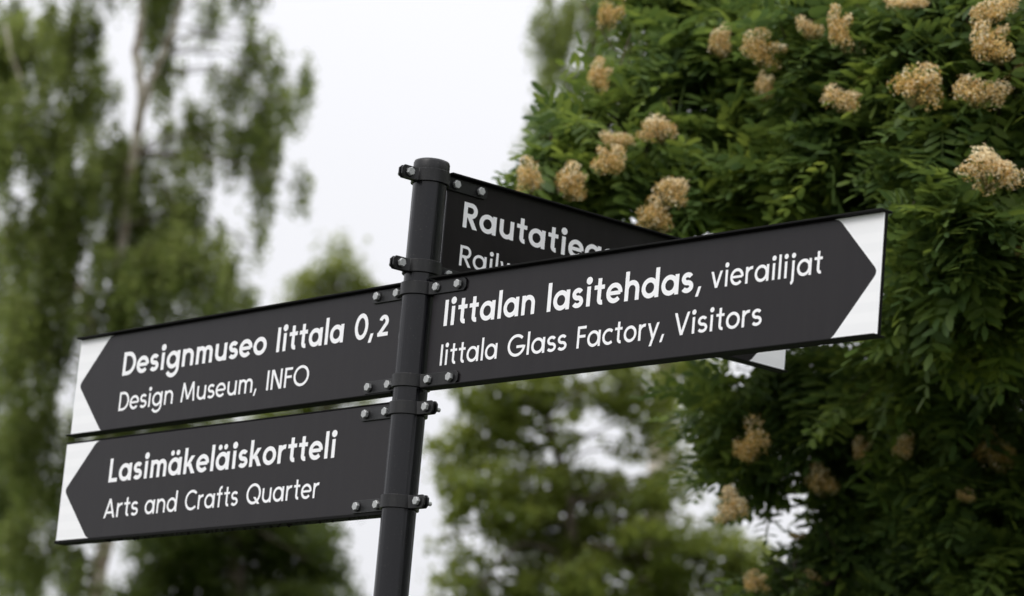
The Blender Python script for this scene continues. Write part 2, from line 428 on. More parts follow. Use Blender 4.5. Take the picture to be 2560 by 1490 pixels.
    if c == 'A': return [diag(w*.55, 0, 0.42, 1, w), diag(0.84-w*.55, 0, 0.42, 1, w), rect(0.2, 0.64, 0.22, 0.22+w*.9)], 0.84, (.8, .8)
    if c == 'V': return [diag(w*.55, 1, 0.42, 0, w), diag(0.84-w*.55, 1, 0.42, 0, w)], 0.84, (.8, .8)
    if c == 'M': return [diag(w*.5, 0, 0.17, 1, w*.95), diag(0.17, 1, 0.52, 0.12, w), diag(0.87, 1, 0.52, 0.12, w), diag(1.04-w*.5, 0, 0.87, 1, w*.95)], 1.04, (.3, .3)
    if c == 'N': return [rect(0, w, 0, 1), rect(0.74-w, 0.74, 0, 1), diag(w*.7, 1, 0.74-w*.7, 0, w*1.05)], 0.74, (0, 0)
    if c == 'F': return [rect(0, w, 0, 1), rect(w, 0.52, 1-w*.95, 1), rect(w, 0.49, 0.47, 0.47+w*.95)], 0.52, (0, .4)
    if c == 'L': return [rect(0, w, 0, 1), rect(w, 0.52, 0, w*.95)], 0.52, (0, .5)
    if c == 'D': return [rect(0, w, 0, 1), ribbon([(w, 1-h), (0.30, 1-h)]+arc(0.30, 0.5, 0.48-h, 0.5-h, 90, -90, 26)+[(w, h)], w)], 0.78, (0, 1)
    if c == 'R': return [rect(0, w, 0, 1), ribbon([(w, 1-h), (0.34, 1-h)]+arc(0.34, 0.70, 0.29-h, 0.30-h, 90, -90, 20)+[(w, 0.40+h)], w), diag(0.30, 0.42, 0.66-w*.6, 0, w*1.05)], 0.66, (0, .5)
    if c in 'OQ':
        p = [ribbon(arc(0.52, 0.5, 0.52-h, 0.52-h, 0, 360, 56), w, True)]
        if c == 'Q': p.append(diag(0.60, 0.34, 0.92, -0.02, w))
        return p, 1.04, (1, 1)
    if c == 'C': return [ribbon(arc(0.52, 0.5, 0.52-h, 0.52-h, 45, 315, 44), w)], 0.88, (1, .6)
    if c == 'G': return [ribbon(arc(0.52, 0.5, 0.52-h, 0.52-h, 45, 358, 48), w), rect(0.52, 1.0-h, 0.5-w*.95, 0.5)], 1.02, (1, .8)
    if c == '0': return [ribbon(arc(0.39, 0.5, 0.39-h, 0.52-h, 0, 360, 48), w, True)], 0.78, (1, 1)
    if c == '2': return [ribbon(arc(0.33, 0.70, 0.28-h, 0.31-h, 165, -32, 24)+[(0.10, h+.01)], w), rect(0.0, 0.62, 0, w*.95)], 0.62, (.6, .6)
    if c == ',': return [diag(0.16, 0.17, 0.03, -0.18, w*.95)], 0.22, (.5, .5)
    return [], 0.3, (0, 0)
BOLD, REG = (0.0508, 0.175), (0.0408, 0.134)
def run_text(txt, style, x0, x1, zb):
    """lays txt between x0 and x1 (metres, outer edges) on the baseline zb; x1 None = natural width"""
    cap, w = style
    gs = [glyph(c, w) for c in txt]
    gap0 = 0.155 if style is BOLD else 0.165
    X = [0.0]
    for i in range(len(gs)-1):
        gp = gap0*(1-0.30*(gs[i][2][1]+gs[i+1][2][0]))
        X.append(X[-1]+gs[i][1]+gp)
    tot = X[-1]+gs[-1][1]
    k = 1.0 if x1 is None else (x1-x0)/(tot*cap)
    print('TEXT', txt, 'stretch %.3f' % k)
    V = []; F = []; kk = 0
    for gph, xo in zip(gs, X):
        for v, f in gph[0]:
            n = len(V); kk += 1
            V += [(x0+(xo+p.x)*cap*k, -0.0006-0.00004*(kk % 5), zb+p.y*cap) for p in v]
            F += [tuple(i+n for i in q) for q in f]
    return V, F

def rounded(pts, rad):
    """rounds every marked corner of an open polyline"""
    o = [pts[0]]
    for i in range(1, len(pts)-1):
        r = rad[i]; p = Vector(pts[i]); a = (Vector(pts[i-1])-p).normalized(); b = (Vector(pts[i+1])-p).normalized()
        if r == 0: o.append(tuple(p)); continue
        A = p+a*r; B = p+b*r
        for k in range(9):
            t = k/8; q = A*(1-t)**2+p*2*t*(1-t)+B*t*t; o.append(tuple(q))
    o.append(pts[-1]); return o

AZA, AZB, AZC, AZD = -0.9818, 2.1247, 2.1314, 0.5049
def make_board(az, ztop, L, flip, neck, tip, rails, label, lines, start=0.043, edging=False):
    """flip: the board runs to the viewer's left. local x = viewer's right, -y = towards the viewer"""
    rot = az if not flip else az-math.pi
    sg = -1 if flip else 1
    TH = 0.0025
    def bx(mb, a, b, *r, **k): mb.box(min(a*sg, b*sg), max(a*sg, b*sg), *r, **k)
    g = MB(); bx(g, start, L, -TH, TH, -HB, 0)
    o = g.build('sign_board', M_FACE, post, bevel=0.0006)
    o.location = (0, 0, ztop); o.rotation_euler = (0, 0, rot)
    o['label'] = label
    # edge rails
    if rails == 'H':
        for z0, z1 in ((0.0002, 0.0040), (-HB-0.0030, -HB-0.0002)):
            g = MB(); bx(g, start-0.001, L+0.0015, -0.0145, 0.0145, z0, z1)
            g.build('edge_rail', M_RAIL, o, bevel=0.0009)
    else:       # a folded channel whose flanges point away from the viewer
        g = MB(); bx(g, start-0.001, L, -0.0035, 0.020, 0.0002, 0.0036)
        g.build('edge_rail', M_RAIL, o, bevel=0.0014)
        g = MB(); bx(g, start-0.001, L+0.0015, -0.006, 0.022, -HB-0.0062, -HB-0.0002)
        g.build('edge_rail', M_RAIL, o, bevel=0.0009)
    # end edging
    if edging:
        g = MB(); bx(g, L+0.0001, L+0.0016, -0.0032, 0.0032, -HB, 0)
        g.build('end_edging', M_RAIL, o)
    # white field round the arrow point
    pts = rounded([(neck-0.004, -0.0008), (neck+0.004, -0.0012), (tip+0.001, -HB*0.485), (neck+0.004, -HB+0.0012), (neck-0.004, -HB+0.0008)], [0, 0.012, 0.012, 0.010, 0])
    poly = [(L-0.0003, -0.0008)]+pts[0:]+[(L-0.0003, -HB+0.0008)]
    g = MB()
    vv = [(x*sg, -TH-0.0004, z) for x, z in poly]
    # strips between the arrow outline and the outer edge (keeps the faces convex)
    m = len(pts)
    allv = [(x*sg, -TH-0.0004, z) for x, z in pts]+[((L-0.0003)*sg, -TH-0.0004, z) for x, z in pts]
    fs = [(i, i+1, i+1+m, i+m) for i in range(m-1)]
    if sg < 0: fs = [f[::-1] for f in fs]
    g.add(allv, fs)
    wo = g.build('arrow_field', M_WHITE, o); wo['label'] = 'white reflective end of the board cut out round the arrow point'
    name_hidden = az == AZD
    for words, lab in lines:
        g = MB()
        for wi, (txt, st, a, b, dz) in enumerate(words):
            if flip: x0, x1 = -a, (None if b is None else -b)
            else: x0, x1 = a, b
            V, F = run_text(txt, st, x0, x1, -dz)
            g.add([(v[0], v[1]-TH, v[2]) for v in V], F)
            if wi+1 < len(words) and words[wi+1][0] == ',': said = txt+','; continue
            lo = g.build('lettering', M_LETTER, o)
            lo['label'] = ('bold' if words[0][1] is BOLD and st is BOLD else 'thin')+' white lettering reading '+(said if txt == ',' else txt)
            if name_hidden: lo['label'] = lab
            g = MB()
    return o
B1, B2 = 0.0942, 0.1706
boardD = make_board(AZD, ZD_, 0.9594, False, 0.856, 0.951, 'H', 'board reading Rautatieasema, crossing behind the right front board',
    [([('Rautatieasema', BOLD, 0.085, 0.6215, B1)], 'bold white lettering starting Rautatiea, partly hidden'),
     ([('Railway', REG, 0.085, 0.2995, B2), ('station', REG, 0.331, 0.521, B2)], 'thin white lettering starting Rail, mostly hidden')])
boardA = make_board(AZA, ZA_, 1.1534, False, 1.049, 1.145, 'H', 'board pointing right, reading Iittalan lasitehdas, vierailijat',
    [([('Iittalan', BOLD, 0.080, 0.3256, B1), ('lasitehdas', BOLD, 0.3585, 0.7245, B1), (',', (0.0508, 0.13), 0.7325, None, B1), ('vierailijat', REG, 0.7658, 1.0225, B1-0.002)], 'white lettering reading Iittalan lasitehdas, vierailijat'),
     ([('Iittala', REG, 0.0795, 0.2350, B2), ('Glass', REG, 0.2627, 0.4185, B2), ('Factory', REG, 0.4445, 0.6496, B2), (',', REG, 0.6535, None, B2), ('Visitors', REG, 0.6855, 0.8925, B2-0.001)], 'thin white lettering reading Iittala Glass Factory, Visitors')], edging=True)
boardB = make_board(AZB, ZA_-0.002, 1.1298, True, 1.0145, 1.117, 'H', 'upper of the two boards pointing left, reading Designmuseo Iittala 0,2',
    [([('Designmuseo', BOLD, 0.9611, 0.4641, B1), ('Iittala', BOLD, 0.4305, 0.2185, B1), ('0', BOLD, 0.1842, 0.1435, B1), (',', BOLD, 0.1375, None, B1), ('2', (0.0418, 0.19), 0.1130, 0.0812, B1)], 'white lettering reading Designmuseo Iittala 0,2'),
     ([('Design', REG, 0.9605, 0.7674, B2), ('Museum', REG, 0.7397, 0.4971, B2), (',', REG, 0.4915, None, B2), ('INFO', REG, 0.4507, 0.3150, B2)], 'thin white lettering reading Design Museum, INFO')])
boardC = make_board(AZC, ZC_, 1.1273, True, 1.012, 1.115, 'U', 'lower of the two boards pointing left, reading Lasimäkeläiskortteli',
    [([('Lasimäkeläiskortteli', BOLD, 0.9576, 0.2045, B1)], 'bold white lettering reading Lasimäkeläiskortteli'),
     ([('Arts', REG, 0.9615, 0.8395, B2), ('and', REG, 0.8166, 0.7058, B2), ('Crafts', REG, 0.6784, 0.5015, B2), ('Quarter', REG, 0.4744, 0.2435, B2)], 'thin white lettering reading Arts and Crafts Quarter')])
# crumbs of dirt and web hanging below the lowest board
g = MB()
x = 0.05
while x < 1.12:
    s_ = random.uniform(0.0014, 0.0045)*(1.0 if 0.2 < x < 0.95 else 0.6)
    yb = random.uniform(-0.004, 0.012); l_ = s_*random.uniform(0.5, 1.5); dx = random.uniform(-0.002, 0.002)
    zt = -HB-0.0060
    pts = [(-x+s_*1.2*math.cos(a), yb+s_*math.sin(a), zt) for a in np.linspace(0, 2*math.pi, 6)[:-1]]
    mid = [(-x+dx*.5+s_*.8*math.cos(a), yb+s_*.7*math.sin(a), zt-l_*.6) for a in np.linspace(0, 2*math.pi, 6)[:-1]]
    g.add(pts+mid+[(-x+dx, yb, zt-l_)], [(i, (i+1) % 5, (i+1) % 5+5, i+5) for i in range(5)]+[(i+5, (i+1) % 5+5, 10) for i in range(5)])
    x += random.uniform(0.004, 0.016)
gr = g.build('grime', M_GRIME, boardC); gr['kind'] = 'stuff'; gr['label'] = 'dark crumbs of dirt hanging from the lower edge'

# --- clamps
def make_bolt_mesh():
    g = MB()
    # seat washer, head (hex with chamfered rim)
    g.lathe([(0.0098, 0.0), (0.0098, 0.0016), (0.0094, 0.0020)], 20, mi=1, axis='y')
    hx = lambda r, h: [(r*math.cos(math.pi/3*k+.25), -h, r*math.sin(math.pi/3*k+.25)) for k in range(6)]
    r0 = 0.0084
    v = hx(r0, 0.0020)+hx(r0, 0.0072)+hx(r0*0.88, 0.0080)
    f = [(i*6+k, i*6+(k+1) % 6, (i+1)*6+(k+1) % 6, (i+1)*6+k) for i in range(2) for k in range(6)]+[tuple(12+k for k in range(6))]
    g.add(v, f, 0)
    g.mi[-13:-1] = g.mi[-13:-1]
    return g
BOLT = make_bolt_mesh().build('bolt', [M_ZINC, M_STRAP], None, smooth=30)
BOLT_ME = BOLT.data; bpy.data.objects.remove(BOLT)
def nut_mesh():
    g = MB()
    hx = lambda r, h: [(r*math.cos(math.pi/3*k+.6), h, r*math.sin(math.pi/3*k+.6)) for k in range(6)]
    v = hx(0.0084, 0)+hx(0.0084, 0.0065)+hx(0.0074, 0.0075)
    g.add(v, [(i*6+k, (i+1)*6+k, (i+1)*6+(k+1) % 6, i*6+(k+1) % 6) for i in range(2) for k in range(6)]+[tuple(17-k for k in range(6))], 0)
    v = [(0.0042*math.cos(2*math.pi*k/10), y, 0.0042*math.sin(2*math.pi*k/10)) for y in (0.007, 0.019) for k in range(10)]
    g.add(v, [(k, k+10, (k+1) % 10+10, (k+1) % 10) for k in range(10)]+[tuple(19-k for k in range(10))], 0)
    return g
_n = nut_mesh().build('nut', [M_ZINC], None, smooth=30); NUT_ME = _n.data; bpy.data.objects.remove(_n)

def make_clamp(z, az_r, len_r, az_l, len_l, bolts_r, bolts_l, sign_r, sign_l):
    """two bent straps round the pole; az_r / az_l: azimuths of the two ears"""
    hh = 0.0125; t = 0.0038; TH = 0.0027
    axm = (Vector((math.cos(az_r), math.sin(az_r), 0))-Vector((math.cos(az_l), math.sin(az_l), 0))).normalized()
    root = None
    for side in (-1, 1):        # -1 = towards the viewer
        def frame(az, rightwards):
            u = Vector((math.cos(az), math.sin(az), 0)); nrm = Vector((u.y, -u.x, 0)) if rightwards else Vector((-u.y, u.x, 0))
            return u, nrm*(-side if side == 1 else 1)  # nrm towards viewer for side -1, away for +1
        ur, nr = frame(az_r, True); ul, nl = frame(az_l, False)
        if side == 1: nr = -Vector((ur.y, -ur.x, 0)); nl = -Vector((-ul.y, ul.x, 0))
        rin = PR+0.0008; off = TH
        def path(extra):
            r = rin+extra; o_ = off+extra
            a_off = math.asin(min(0.99, o_/r))
            P = []
            def ear(u, n, L):
                return [u*L+n*o_, u*(L-0.006)+n*o_, u*(r*math.cos(a_off)+0.006)+n*o_]
            E = ear(ul, nl, len_l); P += [(E[0], hh-0.006), (E[1], hh), (E[2], hh)]
            a0 = math.atan2((ul*math.cos(a_off+.10)+nl*math.sin(a_off+.10)).y, (ul*math.cos(a_off+.10)+nl*math.sin(a_off+.10)).x)
            a1 = math.atan2((ur*math.cos(a_off+.10)+nr*math.sin(a_off+.10)).y, (ur*math.cos(a_off+.10)+nr*math.sin(a_off+.10)).x)
            if side == -1:      # sweep through the viewer's side
                while a1 < a0: a1 += 2*math.pi
            else:
                while a1 > a0: a1 -= 2*math.pi
            for k in range(29):
                a = a0+(a1-a0)*k/28; P.append((Vector((math.cos(a), math.sin(a), 0))*r, hh))
            E = ear(ur, nr, len_r); P += [(E[2], hh), (E[1], hh), (E[0], hh-0.006)]
            return P
        A = path(0.0); B = path(t)
        n = len(A); V = []
        for (pa, ha), (pb, hb) in zip(A, B):
            V += [pa+Vector((0, 0, z-ha)), pb+Vector((0, 0, z-hb)), pb+Vector((0, 0, z+hb)), pa+Vector((0, 0, z+ha))]
        F = [(i*4+k, i*4+(k+1) % 4, (i+1)*4+(k+1) % 4, (i+1)*4+k) for i in range(n-1) for k in range(4)]
        F += [(3, 2, 1, 0), tuple((n-1)*4+k for k in range(4))]
        if side == 1: F = [f[::-1] for f in F]
        g = MB(); g.add(V, F)
        if side == -1:
            root = g.build('clamp', M_STRAP, post, smooth=35, bevel=0.0006)
        else:
            g.build('rear_strap', M_STRAP, root, smooth=35, bevel=0.0006)
    for lst, az, rt in ((bolts_r, az_r, True), (bolts_l, az_l, False)):
        u = Vector((math.cos(az), math.sin(az), 0)); nf = Vector((u.y, -u.x, 0)) if rt else Vector((-u.y, u.x, 0))
        for s in lst:
            o = link(bpy.data.objects.new('bolt', BOLT_ME), root)
            o.location = u*s+nf*(TH+0.0038)+Vector((0, 0, z))
            base = az if rt else az-math.pi
            o.rotation_euler = (0, 0, base)
            m2 = Matrix.Rotation(random.uniform(0, 1.05), 4, 'Y')
            o.matrix_local = Matrix.Translation(o.location) @ Matrix.Rotation(base, 4, 'Z') @ m2
            q = link(bpy.data.objects.new('nut', NUT_ME), root)
            q.matrix_local = Matrix.Translation(u*s-nf*(TH+0.0038)+Vector((0, 0, z))) @ Matrix.Rotation(base, 4, 'Z')
    return root
C1, C2 = 0.0169, 0.1968
for c in (C1, C2):
    make_clamp(ZD_-c, AZD, 0.136, AZD+math.pi, 0.0735, [0.0569, 0.1171], [0.0564], 1, 0)
    make_clamp(ZA_-c, AZA, 0.136, AZB, 0.136, [0.0569, 0.1171], [0.0569, 0.1171], 1, 1)
    make_clamp(ZC_-c, AZC-math.pi, 0.0775, AZC, 0.136, [0.0600], [0.0569, 0.1171], 0, 1)

# ------------------------------------------------------------------ trees
def unit(v):
    return v/np.maximum(np.linalg.norm(v, axis=-1, keepdims=True), 1e-9)
def leaf_quads(C, size, normal_bias=0.5, wide=0.62, droop=0.6, nrm=None):
    """diamond leaves, folded nowhere: C (n,3) centres"""
    n = len(C)
    nr = rng.normal(size=(n, 3)); nr[:, 2] = np.abs(nr[:, 2])+normal_bias*2; nr = unit(nr)
    ax = rng.normal(size=(n, 3)); ax[:, 2] -= droop*1.5
    ax = unit(ax - nr*np.sum(ax*nr, 1, keepdims=True)); sd_ = np.cross(nr, ax)
    s = (size*rng.uniform(0.65, 1.2, n))[:, None]
    V = np.empty((n, 4, 3))
    V[:, 0] = C-ax*s*0.5; V[:, 2] = C+ax*s*0.55
    V[:, 1] = C+sd_*s*wide*0.5-ax*s*0.08; V[:, 3] = C-sd_*s*wide*0.5-ax*s*0.08
    return V.reshape(-1, 3), np.arange(n*4).reshape(-1, 4)
def px_blob(x, y, rx, ry, d, rd=None, fill=1.0):
    """an ellipsoid of foliage seen at x, y with the given seen radii, standing at distance d"""
    m = 2560/2520*d/FPX
    return dict(c=at(x, y, d), r=np.array([rx*m, (rd if rd else 0.5*(rx+ry)*m*1.1), ry*m]), fill=fill)
def ell_pts(b, n):
    p = unit(rng.normal(size=(n, 3)))*(rng.uniform(0, 1, (n, 1))**(1/2.4))*b['r']
    # ellipsoid axes: view right, depth, world up
    right = _r; dep = np.array([math.sin(YAW), math.cos(YAW), 0])
    return b['c'] + p[:, :1]*right + p[:, 1:2]*dep + p[:, 2:3]*np.array([0, 0, 1.0])
def leaf_count(b, tau, leaf):
    """leaves needed to cover the blob tau times over"""
    return tau*b['fill']*math.pi*b['r'][0]*b['r'][2]/(0.17*leaf*leaf)
def strands(blobs, tau, length, leaf_sp, spread, leaf):
    """hanging twigs set with leaves; returns leaf centres and twig polylines"""
    C = []; T = []
    for b in blobs:
        n = max(8, int(leaf_count(b, tau, leaf)/(length*0.65/leaf_sp)))
        nb = max(2, n//9)               # sprays: twigs hang in bunches
        top = (ell_pts(b, nb)[:, None, :]+rng.normal(size=(nb, 9, 3))*0.036).reshape(-1, 3)
        for p in top:
            L = length*random.uniform(0.3, 1.0)
            k = max(3, int(L/leaf_sp))
            t = np.linspace(0, 1, k)[:, None]
            dr = rng.normal(size=3)*0.09; dr[2] = 0
            path = p + dr*L*(t**0.6) - np.array([0, 0, 1])*L*(t**1.3) + np.array([0, 0, L*0.35])
            C.append(path+rng.normal(size=(k, 3))*spread)
            T.append(path[::max(1, k//3)])
    return np.concatenate(C), T
def clumps(blobs, tau, leaves, sigma, leaf):
    C = []; T = []
    for b in blobs:
        n = max(2, int(leaf_count(b, tau, leaf)/leaves))
        cc = ell_pts(b, n)
        C.append((cc[:, None, :]+rng.normal(size=(n, leaves, 3))*np.array([sigma, sigma, sigma*0.7])).reshape(-1, 3))
        T += [np.array([q, q+rng.normal(size=3)*sigma-np.array([0, 0, sigma])]) for q in cc[:n//2]]
    return np.concatenate(C), T
def twig_mesh(name, T, r, mat):
    V = []; F = []; n = 0
    off = np.array([[1, 0, 0], [-0.5, 0.87, 0], [-0.5, -0.87, 0]])*r
    for p in T:
        for i in range(len(p)): V.append(p[i]+off*(1-0.6*i/max(1, len(p)-1)))
        for i in range(len(p)-1):
            for k in range(3): F.append((n+i*3+k, n+i*3+(k+1) % 3, n+i*3+3+(k+1) % 3, n+i*3+3+k))
        n += len(p)*3
    return mesh_np(name, np.concatenate(V), np.array(F), mat, True)
def smooth_path(pts, rads, sub=6, wob=0.0):
    P = [np.array(p, float) for p in pts]; out_ = []; rr = []
    for i in range(len(P)-1):
        p0 = P[max(i-1, 0)]; p1 = P[i]; p2 = P[i+1]; p3 = P[min(i+2, len(P)-1)]
        for k in range(sub):
            t = k/sub
            q = 0.5*((2*p1)+(-p0+p2)*t+(2*p0-5*p1+4*p2-p3)*t*t+(-p0+3*p1-3*p2+p3)*t**3)
            out_.append(q+rng.normal(size=3)*wob); rr.append(rads[i]*(1-t)+rads[i+1]*t)
    out_.append(P[-1]); rr.append(rads[-1])
    return out_, rr
def make_tree(name, label, cat, base, trunk, blobs, kind, leafmat, barkmat, leaf=0.045, dens=60, extra_trunks=(), group=None, **kw):
    """trunk: list of (x,y,d,radius) view points, top last; base: ground point"""
    t = empty(name, (float(base[0]), float(base[1]), 0.0)); tag(t, label, cat, group)
    b0 = np.array([base[0], base[1], 0.0])
    def loc(p): return np.array(p)-b0
    tp = [at(x, y, d) for x, y, d, r in trunk]; tr_ = [r for *_, r in trunk]
    pts, rr = smooth_path([b0+np.array([0, 0, -0.05]), b0+(tp[0]-b0)*0.5]+tp, [tr_[0]*1.5, tr_[0]*1.15]+tr_, 6, 0.008)
    g = MB(); g.tube([loc(p) for p in pts], rr, 10); g.build('trunk', barkmat, t, smooth=60)
    allp = [(p, r) for p, r in zip(pts, rr)]
    for et in extra_trunks:
        q, r2 = smooth_path([at(x, y, d) for x, y, d, r in et], [r for *_, r in et], 6, 0.01)
        g = MB(); g.tube([loc(p) for p in q], r2, 8); g.build('limb', barkmat, t, smooth=60)
        allp += list(zip(q, r2))
    AP = np.array([p for p, r in allp])
    for b in blobs:
        c = b['c']
        low = AP[:, 2] < c[2]+0.2
        dd = np.linalg.norm(AP-c, axis=1)+np.where(low, 0, 5)
        i = int(np.argmin(dd)); s = AP[i]
        if np.linalg.norm(c-s) < 0.25: continue
        r0 = min(allp[i][1]*0.35, 0.022)
        mid = (s+c)/2+np.array([0, 0, 0.12*np.linalg.norm(c-s)])+rng.normal(size=3)*0.05
        q, r2 = smooth_path([s, mid, c+rng.normal(size=3)*0.1], [r0, r0*0.65, r0*0.3], 5, 0.006)
        g = MB(); g.tube([loc(p) for p in q], r2, 6); g.build('limb', M_BARK, t, smooth=60)
    if kind == 'weep': C, T = strands(blobs, dens, kw.get('length', 0.8), 0.022, kw.get('spread', 0.035), leaf)
    else: C, T = clumps(blobs, dens, kw.get('leaves', 16), kw.get('sigma', 0.10), leaf)
    V, F = leaf_quads(C, leaf, kw.get('nb', 0.35), 0.72, kw.get('droop', 0.6))
    me = mesh_np('foliage', V-b0, F, leafmat)
    fo = link(bpy.data.objects.new('foliage', me), t); fo['kind'] = 'stuff'
    tw = link(bpy.data.objects.new('twigs', twig_mesh('twigs', [p-b0 for p in T[::3]], 0.0035, M_BARK)), t); tw['kind'] = 'stuff'
    print('TREE', name, label[:30], len(F), 'leaves')
    return t

# birch left, 25 m off
D1 = 25.0
bl = [(60,150,110,110),(160,80,90,80),(200,220,90,120),(60,330,100,120),(180,430,150,120),(330,400,110,80),(385,70,40,80),(412,170,24,110),
      (300,560,190,140),(480,350,70,70),(560,215,60,34),(522,45,34,40),(640,95,30,40),(610,175,55,30),(700,205,50,40),(760,205,22,40),(715,265,26,60),(655,300,46,80),
      (590,370,44,80),(650,430,36,100),(635,560,14,60),(470,480,46,110),(500,640,100,80),(520,730,110,60),(340,720,190,120),(120,600,130,130),(100,770,140,100),(60,900,100,120),
      (60,1120,90,140),(60,1350,110,140),(350,900,200,120),(200,1150,180,150),(430,1080,170,110),(200,1420,90,70),(735,490,5,50),(250,-80,180,90),(420,-120,120,110),(600,-60,90,50),(300,-330,170,160),(350,-560,110,130)]
fills = {28:0.8, 29:0.75, 35:0.6}
blobs = [px_blob(x, y, rx, ry, D1+random.uniform(-0.5, 0.6), rd=0.22+0.5*(rx+ry)*0.0022, fill=fills.get(i, 1.0)) for i, (x, y, rx, ry) in enumerate(bl)]
p0 = at(200, 1700, D1)
make_tree('birch_tree', 'tall weeping birch with pale forked trunk filling the left of the view', 'tree', p0,
          [(235,1480,D1,.062),(262,1330,D1,.058),(285,1000,D1,.052),(297,620,D1,.042),(345,280,D1-.35,.036),(340,120,D1-.45,.032),(352,-60,D1-.45,.028),(340,-400,D1-.55,.012)],
          blobs, 'weep', M_BIRCH, M_BBARK, leaf=0.046, dens=3.9, length=0.40, spread=0.02,
          extra_trunks=[[(350,270,D1-.35,.030),(385,170,D1-.35,.026),(432,40,D1-.4,.025),(450,-120,D1-.55,.018),(440,-420,D1-.55,.008)], [(55,330,D1+.2,.01),(62,270,D1,.016),(48,210,D1,.016),(10,60,D1,.012)], [(190,700,D1-.3,.03),(215,760,D1-.3,.035),(290,1000,D1,.04)]])
# birch further left, 29 m off
D2 = 29.0
bl = [(-40,120,110,160),(-60,400,110,200),(-50,700,110,170),(-60,1000,110,180),(-40,1300,110,160),(-160,200,120,260),(-170,650,130,260),(-170,1150,130,280),(10,1220,60,120),(40,1420,70,80),(-100,-150,120,160),(-120,-420,90,160)]
make_tree('birch_tree', 'birch crown cut by the left edge of the view', 'tree', at(-150, 1700, D2), [(-130,1480,D2,.1),(-110,900,D2,.08),(-95,300,D2,.05),(-100,-500,D2,.012)],
          [px_blob(x, y, rx, ry, D2+random.uniform(-.5, .5), rd=0.6) for x, y, rx, ry in bl], 'weep', M_BIRCH, M_BBARK, leaf=0.05, dens=3.6, length=0.6, spread=0.02)
# small crown rising behind the upper left board
D3 = 44.0
bl = [(838,620,30,30),(815,668,46,34),(865,680,44,34),(765,705,46,26),(800,730,70,40),(895,735,60,40),(745,740,50,30),(830,800,90,60),(760,800,60,50),(830,900,80,70),(900,860,50,70),(770,960,90,60),(700,1040,90,60),(895,1000,20,40),(820,1080,50,60)]
make_tree('leafy_tree', 'small distant tree whose top shows above the upper left board', 'tree', at(760, 1900, D3), [(770,1480,D3,.1),(790,1100,D3,.07),(815,850,D3,.05),(835,640,D3,.02)],
          [px_blob(x, y, rx, ry, D3+random.uniform(-.4, .4), rd=0.45) for x, y, rx, ry in bl], 'clump', M_BROAD, M_BARK, leaf=0.085, dens=3.4, leaves=24, sigma=0.10)
# dark tree below the lower left board
D4 = 27.0
bl = [(420,1290,110,80),(560,1280,130,90),(700,1290,110,80),(790,1330,46,60),(400,1400,100,90),(540,1400,130,100),(690,1400,120,90),(790,1420,70,60),(560,1200,110,90),(350,1500,110,80),(520,1540,160,110),(720,1540,160,110),(850,1500,50,50),(600,1120,60,60),(500,1700,200,120),(700,1700,200,120)]
make_tree('leafy_tree', 'dark green bushy tree standing below the lower left board', 'tree', at(600, 1950, D4), [(600,1700,D4,.11),(590,1500,D4,.09),(575,1350,D4,.06),(590,1150,D4,.03)],
          [px_blob(x, y, rx, ry, D4+random.uniform(-.4, .4), rd=0.50) for x, y, rx, ry in bl], 'clump', M_DARKL, M_BARK, leaf=0.055, dens=4.5, leaves=50, sigma=0.07)
# broad tree in the middle below the right board
D5 = 22.0
bl = [(1180,960,80,80),(1250,1050,110,110),(1140,1120,80,80),(1330,960,100,60),(1560,960,110,60),(1600,1030,90,60),(1440,980,90,40),(1230,1220,140,110),(1120,1190,60,50),(1360,1200,110,60),(1330,1330,150,110),(1500,1210,130,60),(1610,1210,70,60),
      (1500,1340,160,90),(1640,1340,120,80),(1760,1370,90,60),(1150,1400,60,60),(1250,1450,120,70),(1430,1450,160,80),(1640,1460,160,80),(1390,1080,40,80),(1560,1110,80,30),(1660,1080,40,80),(1300,850,140,80),(1500,830,150,70),(1700,900,80,60),
      (1160,1560,150,110),(1400,1600,200,130),(1700,1600,200,130),(1400,1800,260,130),(1700,1800,200,130),(1850,1450,90,90),(1110,1300,50,60),(1100,1430,60,60),(1780,1290,60,70),(1830,1390,70,70),(1700,1180,60,90)]
fl5 = {32:.4, 33:.45, 34:.5, 36:.3, 20:0.6, 21:0.6, 22:0.5, 8:0.8, 16:0.8}
make_tree('leafy_tree', 'broad bright green tree beneath the right hand board', 'tree', at(1400, 2050, D5), [(1400,1800,D5,.12),(1410,1500,D5,.08),(1400,1250,D5,.035),(1340,1000,D5,.015)],
          [px_blob(x, y, rx, ry, D5+random.uniform(-.4, .4), rd=0.42, fill=fl5.get(i, 1.0)) for i, (x, y, rx, ry) in enumerate(bl)], 'clump', M_BROAD, M_BARK, leaf=0.055, dens=3.5, leaves=22, sigma=0.043)
# birch behind the rowan, top centre
D6 = 30.0
bl = [(1395,30,50,70),(1360,130,36,90),(1415,225,60,50),(1350,60,36,90),(1342,180,24,60),(1490,110,40,110),(1440,60,50,60),(1310,345,14,60),(1350,300,30,50),(1400,340,50,60),(1560,200,70,120),(1500,-100,140,110),(1700,-200,160,180),(1850,-100,140,200),(1650,-450,150,150)]
make_tree('birch_tree', 'hazy weeping birch showing between the sky and the flowering tree', 'tree', at(1600, 1900, D6), [(1600,1480,D6,.12),(1640,900,D6,.1),(1660,300,D6,.07),(1680,-500,D6,.015)],
          [px_blob(x, y, rx, ry, D6+random.uniform(-.5, .5), rd=0.5, fill=(1.0 if i < 9 else 0.4)) for i, (x, y, rx, ry) in enumerate(bl)], 'weep', M_BIRCH, M_BBARK, leaf=0.05, dens=2.9, length=0.45, spread=0.02)

